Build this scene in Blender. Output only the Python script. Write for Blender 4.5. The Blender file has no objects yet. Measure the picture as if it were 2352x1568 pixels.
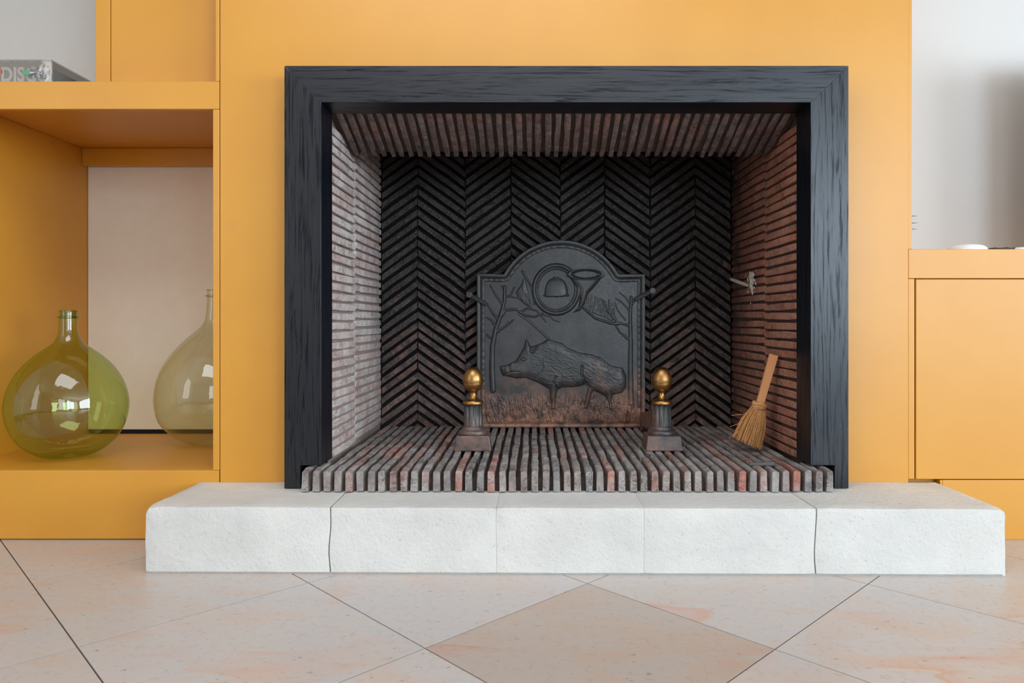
import bpy, bmesh, math, random
import numpy as np
from mathutils import Vector, Matrix, noise

random.seed(7)
rng = np.random.default_rng(11)
S = bpy.context.scene
COL = S.collection
PI = math.pi

# ------------------------------------------------------------------ camera
F = 1605.0                      # focal length in pixels of the 2352 px frame
CAMH, CAMD = 0.66, 2.12         # eye height, distance to the chimney wall (y = 0)
cd = bpy.data.cameras.new('camera'); cam = bpy.data.objects.new('camera', cd); COL.objects.link(cam)
cam.location = (0, -CAMD, CAMH); cam.rotation_euler = (PI/2, 0, 0)
cd.sensor_width = 36; cd.lens = F/2352*36
cd.shift_x = -(1225-1176)/2352; cd.shift_y = (740-784)/2352
cd.clip_start = 0.02
S.camera = cam

# ------------------------------------------------------------------ world, daylight, exposure
S.view_settings.view_transform = 'Standard'; S.view_settings.look = 'None'
S.view_settings.gamma = 1; S.view_settings.use_curve_mapping = False
S.view_settings.exposure = -0.04
w = bpy.data.worlds.new('sky'); S.world = w; w.use_nodes = True
w.node_tree.nodes['Background'].inputs[0].default_value = (0.72, 0.84, 1, 1)
w.node_tree.nodes['Background'].inputs[1].default_value = 1.0
def daylight_or_fill(name, loc, rot, sx, sy, power, col):
    l = bpy.data.lights.new(name, 'AREA'); l.shape = 'RECTANGLE'; l.size = sx; l.size_y = sy
    l.energy = power; l.color = col
    o = bpy.data.objects.new(name, l); COL.objects.link(o); o.location = loc; o.rotation_euler = rot
    return o
# daylight: three in window openings, left and overhead ones added as fill
daylight_or_fill('daylight_right', (6.19, -3.7, 1.5), (0, PI/2, 0), 2.2, 3.4, 270, (0.79, 0.90, 1.0))
daylight_or_fill('daylight_rear', (1.0, -5.98, 1.5), (PI/2, 0, 0), 1.4, 1.9, 32, (0.90, 0.95, 1.0))
daylight_or_fill('daylight_rear_right', (3.3, -5.98, 1.5), (PI/2, 0, 0), 1.9, 1.9, 132, (0.66, 0.84, 1.0))
daylight_or_fill('added_fill_left', (-3.19, -3.1, 1.55), (0, -PI/2, 0), 2.1, 1.6, 24, (1.0, 0.98, 0.95))  # added fill to lift the left side, no known window there
daylight_or_fill('added_fill_overhead', (-0.35, -1.95, 2.86), (0, 0, 0), 2.0, 1.5, 44, (0.95, 0.97, 1.0))  # added overhead fill, lifts floor, step top and walls
S.cycles.use_adaptive_sampling = True; S.cycles.adaptive_threshold = 0.05
S.cycles.max_bounces = 6; S.cycles.diffuse_bounces = 4; S.cycles.glossy_bounces = 2
S.cycles.transparent_max_bounces = 12; S.cycles.sample_clamp_indirect = 6
S.cycles.caustics_reflective = False; S.cycles.caustics_refractive = False

# ------------------------------------------------------------------ helpers
def srgb(r, g, b):
    f = lambda c: (c/255/12.92) if c/255 <= 0.04045 else ((c/255+0.055)/1.055)**2.4
    return (f(r), f(g), f(b), 1)
def X(px, Z): return (px-1225)*Z/F            # metres right of the camera axis at distance Z
def H(py, Z): return CAMH-(py-740)*Z/F        # metres above the floor
def link(o, parent=None):
    COL.objects.link(o)
    if parent: o.parent = parent
    return o
def mesh_obj(name, me, mat, parent=None):
    o = bpy.data.objects.new(name, me)
    if mat and not me.materials: me.materials.append(mat)
    return link(o, parent)
def obj(name, bm, mat, parent=None, bevel=0, smooth=False, segs=2):
    bmesh.ops.recalc_face_normals(bm, faces=bm.faces)
    me = bpy.data.meshes.new(name); bm.to_mesh(me); bm.free()
    if smooth:
        for p in me.polygons: p.use_smooth = True
    o = mesh_obj(name, me, mat, parent)
    if bevel:
        m = o.modifiers.new('bevel', 'BEVEL'); m.width = bevel; m.segments = segs; m.limit_method = 'ANGLE'
    return o
def empty(name, loc=(0, 0, 0)):
    o = bpy.data.objects.new(name, None); o.empty_display_size = 0.05; COL.objects.link(o); o.location = loc
    return o
def tag(o, label=None, cat=None, group=None, kind=None):
    if label: o['label'] = label
    if cat: o['category'] = cat
    if group: o['group'] = group
    if kind: o['kind'] = kind
    return o
def box(bm, x0, x1, y0, y1, z0, z1):
    v = [bm.verts.new(p) for p in ((x0,y0,z0),(x1,y0,z0),(x1,y1,z0),(x0,y1,z0),(x0,y0,z1),(x1,y0,z1),(x1,y1,z1),(x0,y1,z1))]
    for f in ((0,3,2,1),(4,5,6,7),(0,1,5,4),(1,2,6,5),(2,3,7,6),(3,0,4,7)): bm.faces.new([v[i] for i in f])
    return v
def boxes(*bs):
    bm = bmesh.new()
    for b in bs: box(bm, *b)
    return bm
def prism_xz(pts, y0, y1):
    bm = bmesh.new()
    a = [bm.verts.new((x, y0, z)) for x, z in pts]; b = [bm.verts.new((x, y1, z)) for x, z in pts]
    bm.faces.new(a); bm.faces.new(b[::-1]); n = len(pts)
    for i in range(n): bm.faces.new((a[i], a[(i+1) % n], b[(i+1) % n], b[i]))
    return bm
def lathe(bm, prof, n=48, c=(0, 0, 0), rad=None, cap=True):
    rings = []
    for r, z in prof:
        ring = []
        for i in range(n):
            t = 2*PI*i/n; rr = r if rad is None else rad(r, z, t)
            ring.append(bm.verts.new((c[0]+rr*math.cos(t), c[1]+rr*math.sin(t), c[2]+z)))
        rings.append(ring)
    for a, b in zip(rings, rings[1:]):
        for i in range(n): bm.faces.new((a[i], a[(i+1) % n], b[(i+1) % n], b[i]))
    if cap:
        bm.faces.new(rings[0][::-1]); bm.faces.new(rings[-1])
    return rings
def tube(bm, pts, r, n=6, cap=True):
    pts = [Vector(p) for p in pts]; rings = []
    for i, p in enumerate(pts):
        d = (pts[min(i+1, len(pts)-1)]-pts[max(i-1, 0)]).normalized()
        u = d.orthogonal().normalized() if i == 0 else (u-d*u.dot(d)).normalized()
        v = d.cross(u); rr = r[i] if isinstance(r, (list, tuple)) else r
        rings.append([bm.verts.new(p+(u*math.cos(2*PI*k/n)+v*math.sin(2*PI*k/n))*rr) for k in range(n)])
    for a, b in zip(rings, rings[1:]):
        for k in range(n): bm.faces.new((a[k], a[(k+1) % n], b[(k+1) % n], b[k]))
    if cap: bm.faces.new(rings[0][::-1]); bm.faces.new(rings[-1])
def catmull(pts, n=6):
    out = []
    for i in range(len(pts)-1):
        p0, p1, p2, p3 = (np.array(pts[max(i-1, 0)]), np.array(pts[i]), np.array(pts[i+1]), np.array(pts[min(i+2, len(pts)-1)]))
        for k in range(n):
            t = k/n
            out.append(tuple(0.5*((2*p1)+(-p0+p2)*t+(2*p0-5*p1+4*p2-p3)*t*t+(-p0+3*p1-3*p2+p3)*t**3)))
    out.append(tuple(pts[-1])); return out

# ------------------------------------------------------------------ materials
class NT:
    def __init__(s, name):
        s.m = bpy.data.materials.new(name); s.m.use_nodes = True; s.t = s.m.node_tree
        s.b = s.t.nodes['Principled BSDF']; s.out = s.t.nodes['Material Output']
    def n(s, typ, **kw):
        nd = s.t.nodes.new(typ)
        for k, v in kw.items():
            if hasattr(nd, k): setattr(nd, k, v)
            else: nd.inputs[k].default_value = v
        return nd
    def l(s, a, b): s.t.links.new(a, b)
    def put(s, sock, v):
        if hasattr(v, 'is_linked') or hasattr(v, 'links'): s.l(v, sock)
        else: sock.default_value = v
    def pos(s): return s.n('ShaderNodeNewGeometry').outputs['Position']
    def map(s, vec, scale=(1, 1, 1), loc=(0, 0, 0)):
        m = s.n('ShaderNodeMapping'); s.l(vec, m.inputs[0]); m.inputs['Scale'].default_value = scale; m.inputs['Location'].default_value = loc
        return m.outputs[0]
    def noise(s, vec, scale, detail=4, rough=0.55, dist=0):
        m = s.n('ShaderNodeTexNoise'); s.l(vec, m.inputs['Vector']); m.inputs['Scale'].default_value = scale
        m.inputs['Detail'].default_value = detail; m.inputs['Roughness'].default_value = rough; m.inputs['Distortion'].default_value = dist
        return m.outputs['Fac']
    def ramp(s, fac, stops, interp='LINEAR'):
        m = s.n('ShaderNodeValToRGB'); s.l(fac, m.inputs[0]); e = m.color_ramp.elements; m.color_ramp.interpolation = interp
        while len(e) < len(stops): e.new(0.5)
        for i, (p, c) in enumerate(stops):
            e[i].position = p; e[i].color = c if isinstance(c, (tuple, list)) else (c, c, c, 1)
        return m.outputs[0]
    def mix(s, fac, a, b, mode='MIX'):
        m = s.n('ShaderNodeMix', data_type='RGBA', blend_type=mode)
        s.put(m.inputs[0], fac); s.put(m.inputs[6], a); s.put(m.inputs[7], b)
        return m.outputs[2]
    def math(s, op, a, b=0.0, c=0.0, clamp=False):
        m = s.n('ShaderNodeMath', operation=op); m.use_clamp = clamp
        s.put(m.inputs[0], a); s.put(m.inputs[1], b); s.put(m.inputs[2], c); return m.outputs[0]
    def sep(s, v):
        m = s.n('ShaderNodeSeparateXYZ'); s.l(v, m.inputs[0]); return m.outputs
    def bump(s, h, strength=0.3, dist=0.002):
        m = s.n('ShaderNodeBump'); m.inputs['Strength'].default_value = strength; m.inputs['Distance'].default_value = dist
        s.l(h, m.inputs['Height']); s.l(m.outputs[0], s.b.inputs['Normal'])
    def rnd(s): return s.n('ShaderNodeObjectInfo').outputs['Random']
    def base(s, c, rough=0.5, spec=0.5, metal=0.0):
        s.put(s.b.inputs['Base Color'], c); s.put(s.b.inputs['Roughness'], rough)
        s.b.inputs['Specular IOR Level'].default_value = spec; s.put(s.b.inputs['Metallic'], metal)

def m_plain(name, c, rough=0.5, metal=0, spec=0.5, nscale=0, bump=0, var=0.05):
    t = NT(name); col = c
    if nscale:
        n = t.noise(t.pos(), nscale, 3); col = t.mix(t.ramp(n, [(0.3, 0), (0.8, 1)]), c, tuple(x*(1-var) for x in c[:3])+(1,))
        if bump: t.bump(n, bump, 0.001)
    t.base(col, rough, spec, metal); return t.m

def m_paint():
    t = NT('ochre_yellow_paint'); p = t.pos()
    n = t.noise(p, 3.2, 3); n2 = t.noise(t.map(p, (60, 60, 14)), 3, 3)
    c = t.mix(t.ramp(n, [(0.35, 0), (0.7, 1)]), srgb(213, 148, 39), srgb(208, 142, 35))
    sm = t.ramp(t.noise(p, 9, 2, 0.4), [(0.68, 0), (0.76, 1)])
    c = t.mix(t.math('MULTIPLY', sm, 0.25), c, srgb(198, 138, 58))
    t.base(c, 0.42, 0.85); t.bump(n2, 0.06, 0.0015); return t.m
PAINT = m_paint()

def m_white():
    t = NT('white_plaster'); n = t.noise(t.pos(), 30, 3)
    t.base(t.mix(n, srgb(232, 229, 224), srgb(226, 223, 218)), 0.7, 0.3); t.bump(n, 0.03, 0.001); return t.m
WHITE = m_white()

def m_oak(name, sc):
    t = NT(name); p = t.pos()
    warp = t.noise(t.map(p, tuple(0.6 if s_ < 20 else 6.0 for s_ in sc)), 1.6, 2)
    comb = t.n('ShaderNodeVectorMath', operation='MULTIPLY_ADD')
    t.l(t.map(p, sc), comb.inputs[0]); comb.inputs[1].default_value = (1, 1, 1)
    off = t.n('ShaderNodeCombineXYZ')
    for i in range(3): t.put(off.inputs[i], t.math('MULTIPLY', warp, 16.0 if sc[i] > 20 else 0.0))
    t.l(off.outputs[0], comb.inputs[2])
    g = t.noise(comb.outputs[0], 1.0, 5, 0.65)
    g2 = t.noise(t.map(p, tuple(q*4 for q in sc)), 1.0, 3, 0.6)
    pores = t.ramp(g, [(0.36, 1), (0.50, 0)])
    c = t.mix(t.math('MULTIPLY', pores, 0.55), srgb(17, 21, 29), srgb(7, 8, 10))
    spk = t.ramp(t.noise(p, 210, 1), [(0.765, 0), (0.78, 1)])
    c = t.mix(t.math('MULTIPLY', spk, 0.5), c, srgb(120, 118, 115))
    t.base(c, t.mix(g2, (0.27,)*3+(1,), (0.40,)*3+(1,)), 0.6)
    t.l(t.math('MULTIPLY_ADD', pores, -0.38, 0.6), t.b.inputs['Specular IOR Level'])
    t.bump(t.math('ADD', g, t.math('MULTIPLY', g2, 0.3)), 0.3, 0.0010); return t.m
OAK_H = m_oak('black_stained_oak_lintel', (5, 150, 150))
OAK_V = m_oak('black_stained_oak_jamb', (150, 150, 5))

def m_brick(name, tones, ash, ashamt, sootk, grime=0.55):
    t = NT(name); p = t.pos(); x, y, z = t.sep(p)
    n1 = t.noise(p, 14, 5, 0.6); n2 = t.noise(p, 85, 5, 0.7); n3 = t.noise(t.map(p, (1, 1, 1), (3, 7, 1)), 38, 4, 0.65)
    c = t.ramp(t.rnd(), tones, 'LINEAR')
    c = t.mix(t.ramp(n3, [(0.38, 0), (0.62, 1)]), c, t.mix(grime, c, srgb(72, 58, 54)))
    c = t.mix(t.math('MULTIPLY', t.ramp(n1, [(0.40, 0), (0.66, 1)]), ashamt), c, ash)
    red = t.ramp(t.noise(t.map(p, (1, 1, 1), (9, 2, 4)), 21, 3), [(0.60, 0), (0.66, 1)])
    c = t.mix(t.math('MULTIPLY', red, 0.35), c, srgb(150, 86, 72))
    # tarry soot left by the fires: heaviest on the back wall and above
    s = t.math('MULTIPLY_ADD', y, sootk[0], sootk[2]); s = t.math('MULTIPLY_ADD', z, sootk[1], s)
    s = t.math('MULTIPLY_ADD', t.math('SUBTRACT', n1, 0.5), 1.5, s)
    s = t.math('MULTIPLY_ADD', t.math('SUBTRACT', n3, 0.5), 0.9, s, True)
    c = t.mix(t.math('MULTIPLY', s, 0.93), c, srgb(26, 25, 25))
    ck = t.noise(t.map(p, (1, 1, 1), (2, 5, 8)), 34, 3, 0.6, 1.5); crack = t.ramp(ck, [(0.478, 0), (0.497, 1), (0.503, 1), (0.522, 0)])
    crack = t.math('MULTIPLY', crack, t.ramp(t.noise(p, 11, 2), [(0.42, 0), (0.58, 1)]))
    c = t.mix(t.math('MULTIPLY', crack, 0.7), c, srgb(34, 28, 26))
    dust = t.ramp(n2, [(0.58, 0), (0.68, 1)])
    c = t.mix(t.math('MULTIPLY', dust, 0.32), c, srgb(164, 152, 144))
    t.base(c, t.math('MULTIPLY_ADD', s, -0.38, 0.80), 0.6)
    t.bump(t.math('SUBTRACT', t.math('ADD', n2, t.math('MULTIPLY', n3, 1.3)), t.math('MULTIPLY', crack, 0.5)), 0.8, 0.005); return t.m
SIDE_T = [(0, srgb(132, 92, 82)), (0.3, srgb(150, 118, 108)), (0.55, srgb(126, 104, 98)), (0.8, srgb(154, 104, 90)), (1, srgb(140, 120, 114))]
PALE_T = [(0, srgb(212, 180, 170)), (0.3, srgb(224, 202, 194)), (0.55, srgb(206, 188, 182)), (0.8, srgb(218, 186, 176)), (1, srgb(222, 208, 202))]
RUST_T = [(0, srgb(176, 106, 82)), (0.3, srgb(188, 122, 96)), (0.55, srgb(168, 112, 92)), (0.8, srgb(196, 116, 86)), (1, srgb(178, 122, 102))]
BRICK_SIDE = m_brick('thin_brick_pale_pink', PALE_T, srgb(230, 220, 214), 0.9, (2.0, 0.15, -1.25), 0.2)  # left lining in paler, pinker tones than the right one
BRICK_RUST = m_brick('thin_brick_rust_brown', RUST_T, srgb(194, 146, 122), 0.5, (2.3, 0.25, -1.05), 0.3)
BRICK_BACK = m_brick('thin_brick_sooted', SIDE_T, srgb(112, 92, 80), 0.6, (0.0, 1.0, 0.17))
BRICK_HOOD = m_brick('thin_brick_hood', SIDE_T, srgb(150, 138, 134), 0.6, (2.2, 0.0, 0.08), 0.5)
HEARTH_T = [(0, srgb(128, 120, 116)), (0.15, srgb(160, 148, 142)), (0.3, srgb(112, 110, 112)), (0.45, srgb(150, 124, 116)),
            (0.6, srgb(140, 134, 130)), (0.75, srgb(124, 108, 102)), (0.88, srgb(164, 118, 104)), (1, srgb(178, 106, 90))]
BRICK_HEARTH = m_brick('thin_brick_hearth', HEARTH_T, srgb(182, 176, 170), 0.7, (1.2, 0.0, -0.75), 0.4)

def m_mortar(name, c, c2):
    t = NT(name); p = t.pos(); n = t.noise(p, 25, 5); n2 = t.noise(p, 160, 3)
    t.base(t.mix(n, c, c2), 0.9, 0.2); t.bump(t.math('ADD', n, n2), 0.6, 0.004); return t.m
MORTAR = m_mortar('ash_brown_mortar', srgb(104, 88, 78), srgb(70, 58, 52))
MORTAR_SOOT = m_mortar('sooted_mortar', srgb(34, 29, 27), srgb(14, 13, 13))
MORTAR_PALE = m_mortar('pale_mortar', srgb(176, 160, 150), srgb(140, 124, 114))  # lighter mortar between the left lining bricks
PLASTER_LUMP = m_mortar('pale_plaster_smear', srgb(226, 216, 204), srgb(180, 168, 156))

def m_stone():
    t = NT('pale_limestone'); p = t.pos(); n = t.noise(p, 5, 5); n2 = t.noise(p, 120, 4, 0.7); n3 = t.noise(p, 40, 4)
    c = t.mix(t.ramp(n, [(0.3, 0), (0.7, 1)]), srgb(219, 217, 211), srgb(204, 202, 197))
    pits = t.ramp(n2, [(0.30, 1), (0.38, 0)])
    c = t.mix(t.math('MULTIPLY', pits, 0.5), c, srgb(150, 145, 138))
    blot = t.ramp(t.noise(t.map(p, (1, 1, 1), (4, 4, 4)), 7, 3), [(0.64, 0), (0.74, 1)])
    c = t.mix(t.math('MULTIPLY', blot, 0.3), c, srgb(206, 196, 184))
    t.base(c, 0.85, 0.25); t.bump(t.math('ADD', n2, t.math('MULTIPLY', n3, 1.4)), 0.45, 0.004); return t.m
STONE = m_stone()

def m_tile():
    t = NT('honed_pink_limestone'); p = t.pos(); r = t.rnd()
    sh = t.n('ShaderNodeVectorMath', operation='ADD'); t.l(p, sh.inputs[0])
    cb = t.n('ShaderNodeCombineXYZ'); t.put(cb.inputs[0], t.math('MULTIPLY', r, 30)); t.put(cb.inputs[1], t.math('MULTIPLY', r, 17)); t.l(cb.outputs[0], sh.inputs[1])
    q = sh.outputs[0]
    n = t.noise(t.map(q, (1.6, 3.4, 1)), 1.7, 5, 0.6, 1.2); n2 = t.noise(q, 55, 4, 0.7)
    c = t.ramp(n, [(0.30, srgb(188, 184, 182)), (0.48, srgb(192, 184, 179)), (0.62, srgb(195, 179, 168)), (0.75, srgb(188, 187, 186))])
    mp = t.n('ShaderNodeMapping'); t.l(q, mp.inputs[0]); mp.inputs['Rotation'].default_value = (0, 0, 0.6); mp.inputs['Scale'].default_value = (0.8, 3.0, 1)
    v = t.noise(mp.outputs[0], 1.3, 3, 0.5, 0.5)
    vein = t.ramp(v, [(0.44, 0), (0.495, 0.55), (0.505, 1), (0.512, 0)])
    patch = t.ramp(t.noise(q, 2.3, 2), [(0.5, 0), (0.66, 1)])
    c = t.mix(t.math('MULTIPLY', t.math('MULTIPLY', vein, patch), 0.75), c, srgb(202, 148, 120))
    c = t.mix(t.math('MULTIPLY', t.ramp(n2, [(0.54, 0), (0.68, 1)]), 0.30), c, srgb(150, 136, 126))
    info = t.n('ShaderNodeObjectInfo'); c = t.mix(1.0, c, info.outputs['Color'], 'MULTIPLY')
    spk = t.ramp(t.noise(t.map(q, (1, 2.2, 1)), 48, 2), [(0.69, 0), (0.72, 1)])
    c = t.mix(t.math('MULTIPLY', spk, 0.6), c, srgb(96, 86, 80))
    t.base(c, t.math('MULTIPLY_ADD', n2, 0.25, 0.2), 0.5); t.bump(n2, 0.04, 0.001); return t.m
TILE = m_tile()
GROUT = m_plain('grey_grout', srgb(80, 73, 66), 0.9, nscale=40)

def m_iron(name, rustk, rusty=1.0):
    t = NT(name); p = t.pos(); x, y, z = t.sep(p)
    n = t.noise(p, 9, 5, 0.6); n2 = t.noise(p, 120, 4)
    c = t.mix(t.ramp(n, [(0.3, 0), (0.7, 1)]), srgb(50, 50, 51), srgb(72, 72, 72))
    s = t.math('MULTIPLY_ADD', z, rustk[0], rustk[1]); s = t.math('MULTIPLY_ADD', t.math('SUBTRACT', n, 0.5), 2.2, s, True)
    rc = t.ramp(t.noise(p, 30, 4), [(0.35, srgb(84, 56, 44)), (0.55, srgb(168, 116, 88)), (0.7, srgb(126, 94, 78))])
    c = t.mix(t.math('MULTIPLY', s, 0.9*rusty), c, rc)
    t.base(c, t.math('MULTIPLY_ADD', n2, 0.35, 0.27), 0.7, 0.25); t.bump(t.math('ADD', n2, n), 0.26, 0.0018); return t.m
IRON = m_iron('cast_iron_fireback', (-4.2, 1.9))
IRON_DOG = m_iron('cast_iron_andiron', (-6.0, 2.15), 0.6)
IRON_BAR = m_iron('rusty_iron_bar', (0, 0.75), 0.8)
def m_brass():
    t = NT('aged_brass'); p = t.pos(); n = t.noise(p, 28, 4)
    t.base(t.mix(n, srgb(190, 148, 92), srgb(150, 104, 62)), t.math('MULTIPLY_ADD', n, 0.3, 0.22), 0.5, 1.0); return t.m
BRASS = m_brass()
def m_wood(name, c1, c2, sc):
    t = NT(name); tc = t.n('ShaderNodeTexCoord').outputs['Object']; n = t.noise(t.map(tc, sc), 1, 4)
    t.base(t.mix(n, c1, c2), 0.55, 0.4); return t.m
STICK = m_wood('pale_orange_wood', srgb(228, 166, 112), srgb(212, 146, 94), (80, 80, 6))
def m_straw():
    t = NT('broom_straw'); n = t.noise(t.pos(), 160, 2)
    t.base(t.mix(n, srgb(240, 182, 118), srgb(158, 100, 54)), 0.6, 0.3); return t.m
STRAW = m_straw()
WIRE = m_plain('thin_grey_wire', srgb(120, 112, 104), 0.4, 0.7)
def m_glass(name, tint, rough=0.02):
    t = NT(name); t.t.nodes.remove(t.b)
    tr = t.n('ShaderNodeBsdfTransparent'); gl = t.n('ShaderNodeBsdfGlossy'); gl.inputs['Roughness'].default_value = rough
    gl.inputs['Color'].default_value = (0.95, 0.97, 0.93, 1)
    lw = t.n('ShaderNodeLayerWeight'); lw.inputs['Blend'].default_value = 0.5
    dark = tuple(c**3.0 for c in tint)+(1,)
    edge = t.math('POWER', lw.outputs['Facing'], 3.0)
    n = t.noise(t.pos(), 14, 3)
    t.l(t.mix(edge, tint+(1,), dark), tr.inputs[0])
    bp = t.n('ShaderNodeBump'); bp.inputs['Strength'].default_value = 0.12; bp.inputs['Distance'].default_value = 0.01; t.l(n, bp.inputs['Height'])
    t.l(bp.outputs[0], gl.inputs['Normal'])
    fac = t.math('MULTIPLY_ADD', t.math('POWER', lw.outputs['Facing'], 4.0), 0.75, 0.075, True)
    mx = t.n('ShaderNodeMixShader'); t.l(fac, mx.inputs[0]); t.l(tr.outputs[0], mx.inputs[1]); t.l(gl.outputs[0], mx.inputs[2])
    t.l(mx.outputs[0], t.out.inputs['Surface']); return t.m
GLASS_GREEN = m_glass('green_bottle_glass', (0.78, 0.87, 0.53))
GLASS_PALE = m_glass('pale_olive_glass', (0.91, 0.91, 0.80))
ACRYLIC = m_glass('clear_acrylic', (0.955, 0.95, 0.945))
CORK = m_plain('cork', srgb(150, 112, 78), 0.9, nscale=120, bump=0.4)
BLACK = m_plain('black_gap_shade', srgb(18, 18, 18), 0.8)

# ------------------------------------------------------------------ structure: floor and its tiles
fl = tag(obj('floor', boxes((-3.3, 6.3, -6.1, 0.9, -0.08, -0.0035)), GROUT), kind='structure')
VX, VY, ANG = 0.1363, -0.353, math.radians(45-0.38)
E1 = Vector((math.cos(ANG), math.sin(ANG)))*0.5; E2 = Vector((-math.sin(ANG), math.cos(ANG)))*0.5
g = 0.0016
bm = bmesh.new(); box(bm, g, 0.5-g, g, 0.5-g, -0.02, 0.0)
me = bpy.data.meshes.new('floor_tile'); bm.to_mesh(me); bm.free(); me.materials.append(TILE)
tones = {(-1, -1): (0.86, 0.78, 0.71, 1), (0, -1): (0.97, 0.955, 0.95, 1), (-1, 0): (0.98, 0.975, 0.985, 1)}
for i in range(-7, 8):
    for j in range(-7, 8):
        o2 = Vector((VX, VY))+E1*i+E2*j; cx, cy = (o2+(E1+E2)/2)
        if abs(cx) > 2.5 or cy > 0.35 or cy < -2.1: continue
        t = mesh_obj('floor_tile', me, TILE, fl); t.location = (o2.x, o2.y, 0); t.rotation_euler.z = ANG
        k = 0.95+0.06*random.random(); t.color = tones.get((i, j), (k, k*0.985, k*0.975, 1))

# chimney breast with the fireplace opening
FRX0, FRX1, FRZ = X(738, 2.034), X(1862, 2.034), H(235, 2.034)      # clear opening of the oak frame
BX0, BX1 = X(506, 2.12), X(2086, 2.12)
TOPZ = 2.8
OX0, OX1, OZ = X(653, 2.034), X(1949, 2.034), H(151, 2.034)         # outside of the oak frame
tag(obj('wall_chimney', boxes((BX0, OX0-0.0005, 0, 0.06, 0.0, TOPZ), (OX1+0.0005, BX1, 0, 0.06, 0.0, TOPZ), (OX0-0.0004, OX1+0.0004, 0, 0.06, OZ+0.0005, TOPZ)), PAINT), kind='structure')
tag(obj('wall_chimney_side', boxes((BX1-0.05, BX1, 0.06, 0.43, 0.0, TOPZ)), PAINT), kind='structure')
tag(obj('wall_left_alcove', boxes((-3.3, -0.94, 0.735, 0.8, 0.0, TOPZ)), WHITE), kind='structure')
tag(obj('wall_right_alcove', boxes((BX1-0.05, 6.3, 0.43, 0.5, 0.0, TOPZ)), m_plain('cool_white_wall_paint', srgb(224, 221, 217), 0.7, nscale=2.5)), kind='structure')
tag(obj('wall_left', boxes((-3.3, -3.2, -6.1, -3.95, 0, TOPZ), (-3.3, -3.2, -2.25, 0.8, 0, TOPZ), (-3.3, -3.2, -3.95, -2.25, 0, 0.5), (-3.3, -3.2, -3.95, -2.25, 2.6, TOPZ)), WHITE), kind='structure')  # opening made for the added left fill light
tag(obj('wall_right', boxes((6.2, 6.3, -6.1, -5.4, 0, TOPZ), (6.2, 6.3, -2.0, 0.5, 0, TOPZ), (6.2, 6.3, -5.4, -2.0, 0, 0.4), (6.2, 6.3, -5.4, -2.0, 2.6, TOPZ)), WHITE), kind='structure')
RW = ((0.3, 1.7), (2.35, 4.25))
tag(obj('wall_rear', boxes((-3.3, 0.3, -6.1, -6.0, 0, TOPZ), (1.7, 2.35, -6.1, -6.0, 0, TOPZ), (4.25, 6.3, -6.1, -6.0, 0, TOPZ),
    *[(a_, b_, -6.1, -6.0, 0, 0.55) for a_, b_ in RW], *[(a_, b_, -6.1, -6.0, 2.45, TOPZ) for a_, b_ in RW]), WHITE), kind='structure')
tag(obj('ceiling', boxes((-3.3, -1.4, -6.1, 0.9, TOPZ, TOPZ+0.08), (0.7, 6.3, -6.1, 0.9, TOPZ, TOPZ+0.08), (-1.4, 0.7, -6.1, -2.75, TOPZ, TOPZ+0.08), (-1.4, 0.7, -1.15, 0.9, TOPZ, TOPZ+0.08)), WHITE), kind='structure')  # opening cut for the added overhead fill light

# ------------------------------------------------------------------ firebox
YF, YB = 0.024, 0.73             # front of the lining, face of the back wall
XL, XR, ZH = -0.62, 0.807, 0.238 # inner faces, top of the brick hearth
def rough_brick(name, mat, L, t, h, seed, segs=4, jit=0.0016, ch=0.003):
    # length along +y, thickness along x (centred), height along +z, upper edges worn
    r = random.Random(seed); bm = bmesh.new(); rings = []
    for i in range(segs+1):
        y = L*i/segs; e = 0.0012 if i in (0, segs) else 0
        j = lambda a=jit: (r.random()-0.5)*2*a
        sec = [(-t/2+e+j(), 0), (-t/2+e+j(), h-ch-e), (-t/2+ch+e+j(), h-e+j()), (t/2-ch-e+j(), h-e+j()), (t/2-e+j(), h-ch-e), (t/2-e+j(), 0)]
        rings.append([bm.verts.new((x, y+(j(0.002) if 0 < i < segs else 0), z)) for x, z in sec])
    for a, b in zip(rings, rings[1:]):
        for k in range(5): bm.faces.new((a[k], a[k+1], b[k+1], b[k]))
    bm.faces.new(rings[0]); bm.faces.new(rings[-1][::-1])
    bmesh.ops.recalc_face_normals(bm, faces=bm.faces)
    me = bpy.data.meshes.new(name); bm.to_mesh(me); bm.free(); me.materials.append(mat); return me

def rough_plane(nu, nv, fn):
    bm = bmesh.new(); vs = [[bm.verts.new(fn(i/nu, j/nv)) for j in range(nv+1)] for i in range(nu+1)]
    for i in range(nu):
        for j in range(nv): bm.faces.new((vs[i][j], vs[i+1][j], vs[i+1][j+1], vs[i][j+1]))
    return bm

# brick hearth: bars of thin brick on edge, laid front to back on a mortar bed
hearth = tag(empty('brick_hearth', (0.1, -0.1, 0.175)), 'raised hearth of thin bricks on edge laid front to back under the fireback', 'hearth')
def at_parent(o, p):
    o.parent = p; o.matrix_parent_inverse = Matrix.Translation(-Vector(p.location)); return o
at_parent(obj('mortar_bed', boxes((X(692, 1.99)+0.004, X(1915, 1.99)-0.004, -0.106, 0.0, 0.1778, 0.212), (XL, XR, 0.0, YB-0.001, 0.1765, 0.213)), MORTAR), hearth)
PITCH, TH = 0.0311, 0.0208
FRONTY = 1.99-CAMD
variants = [rough_brick('hearth_brick', BRICK_HEARTH, 0.214, TH, 0.034, 100+i, jit=0.0012) for i in range(8)]
fronts = [rough_brick('hearth_brick', BRICK_HEARTH, 0.214, TH, ZH-0.1778, 200+i, jit=0.0016, ch=0.004) for i in range(8)]
stubs = [rough_brick('hearth_brick', BRICK_HEARTH, 0.126, TH, ZH-0.1778, 260+i, jit=0.0016, ch=0.004) for i in range(3)]
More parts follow.
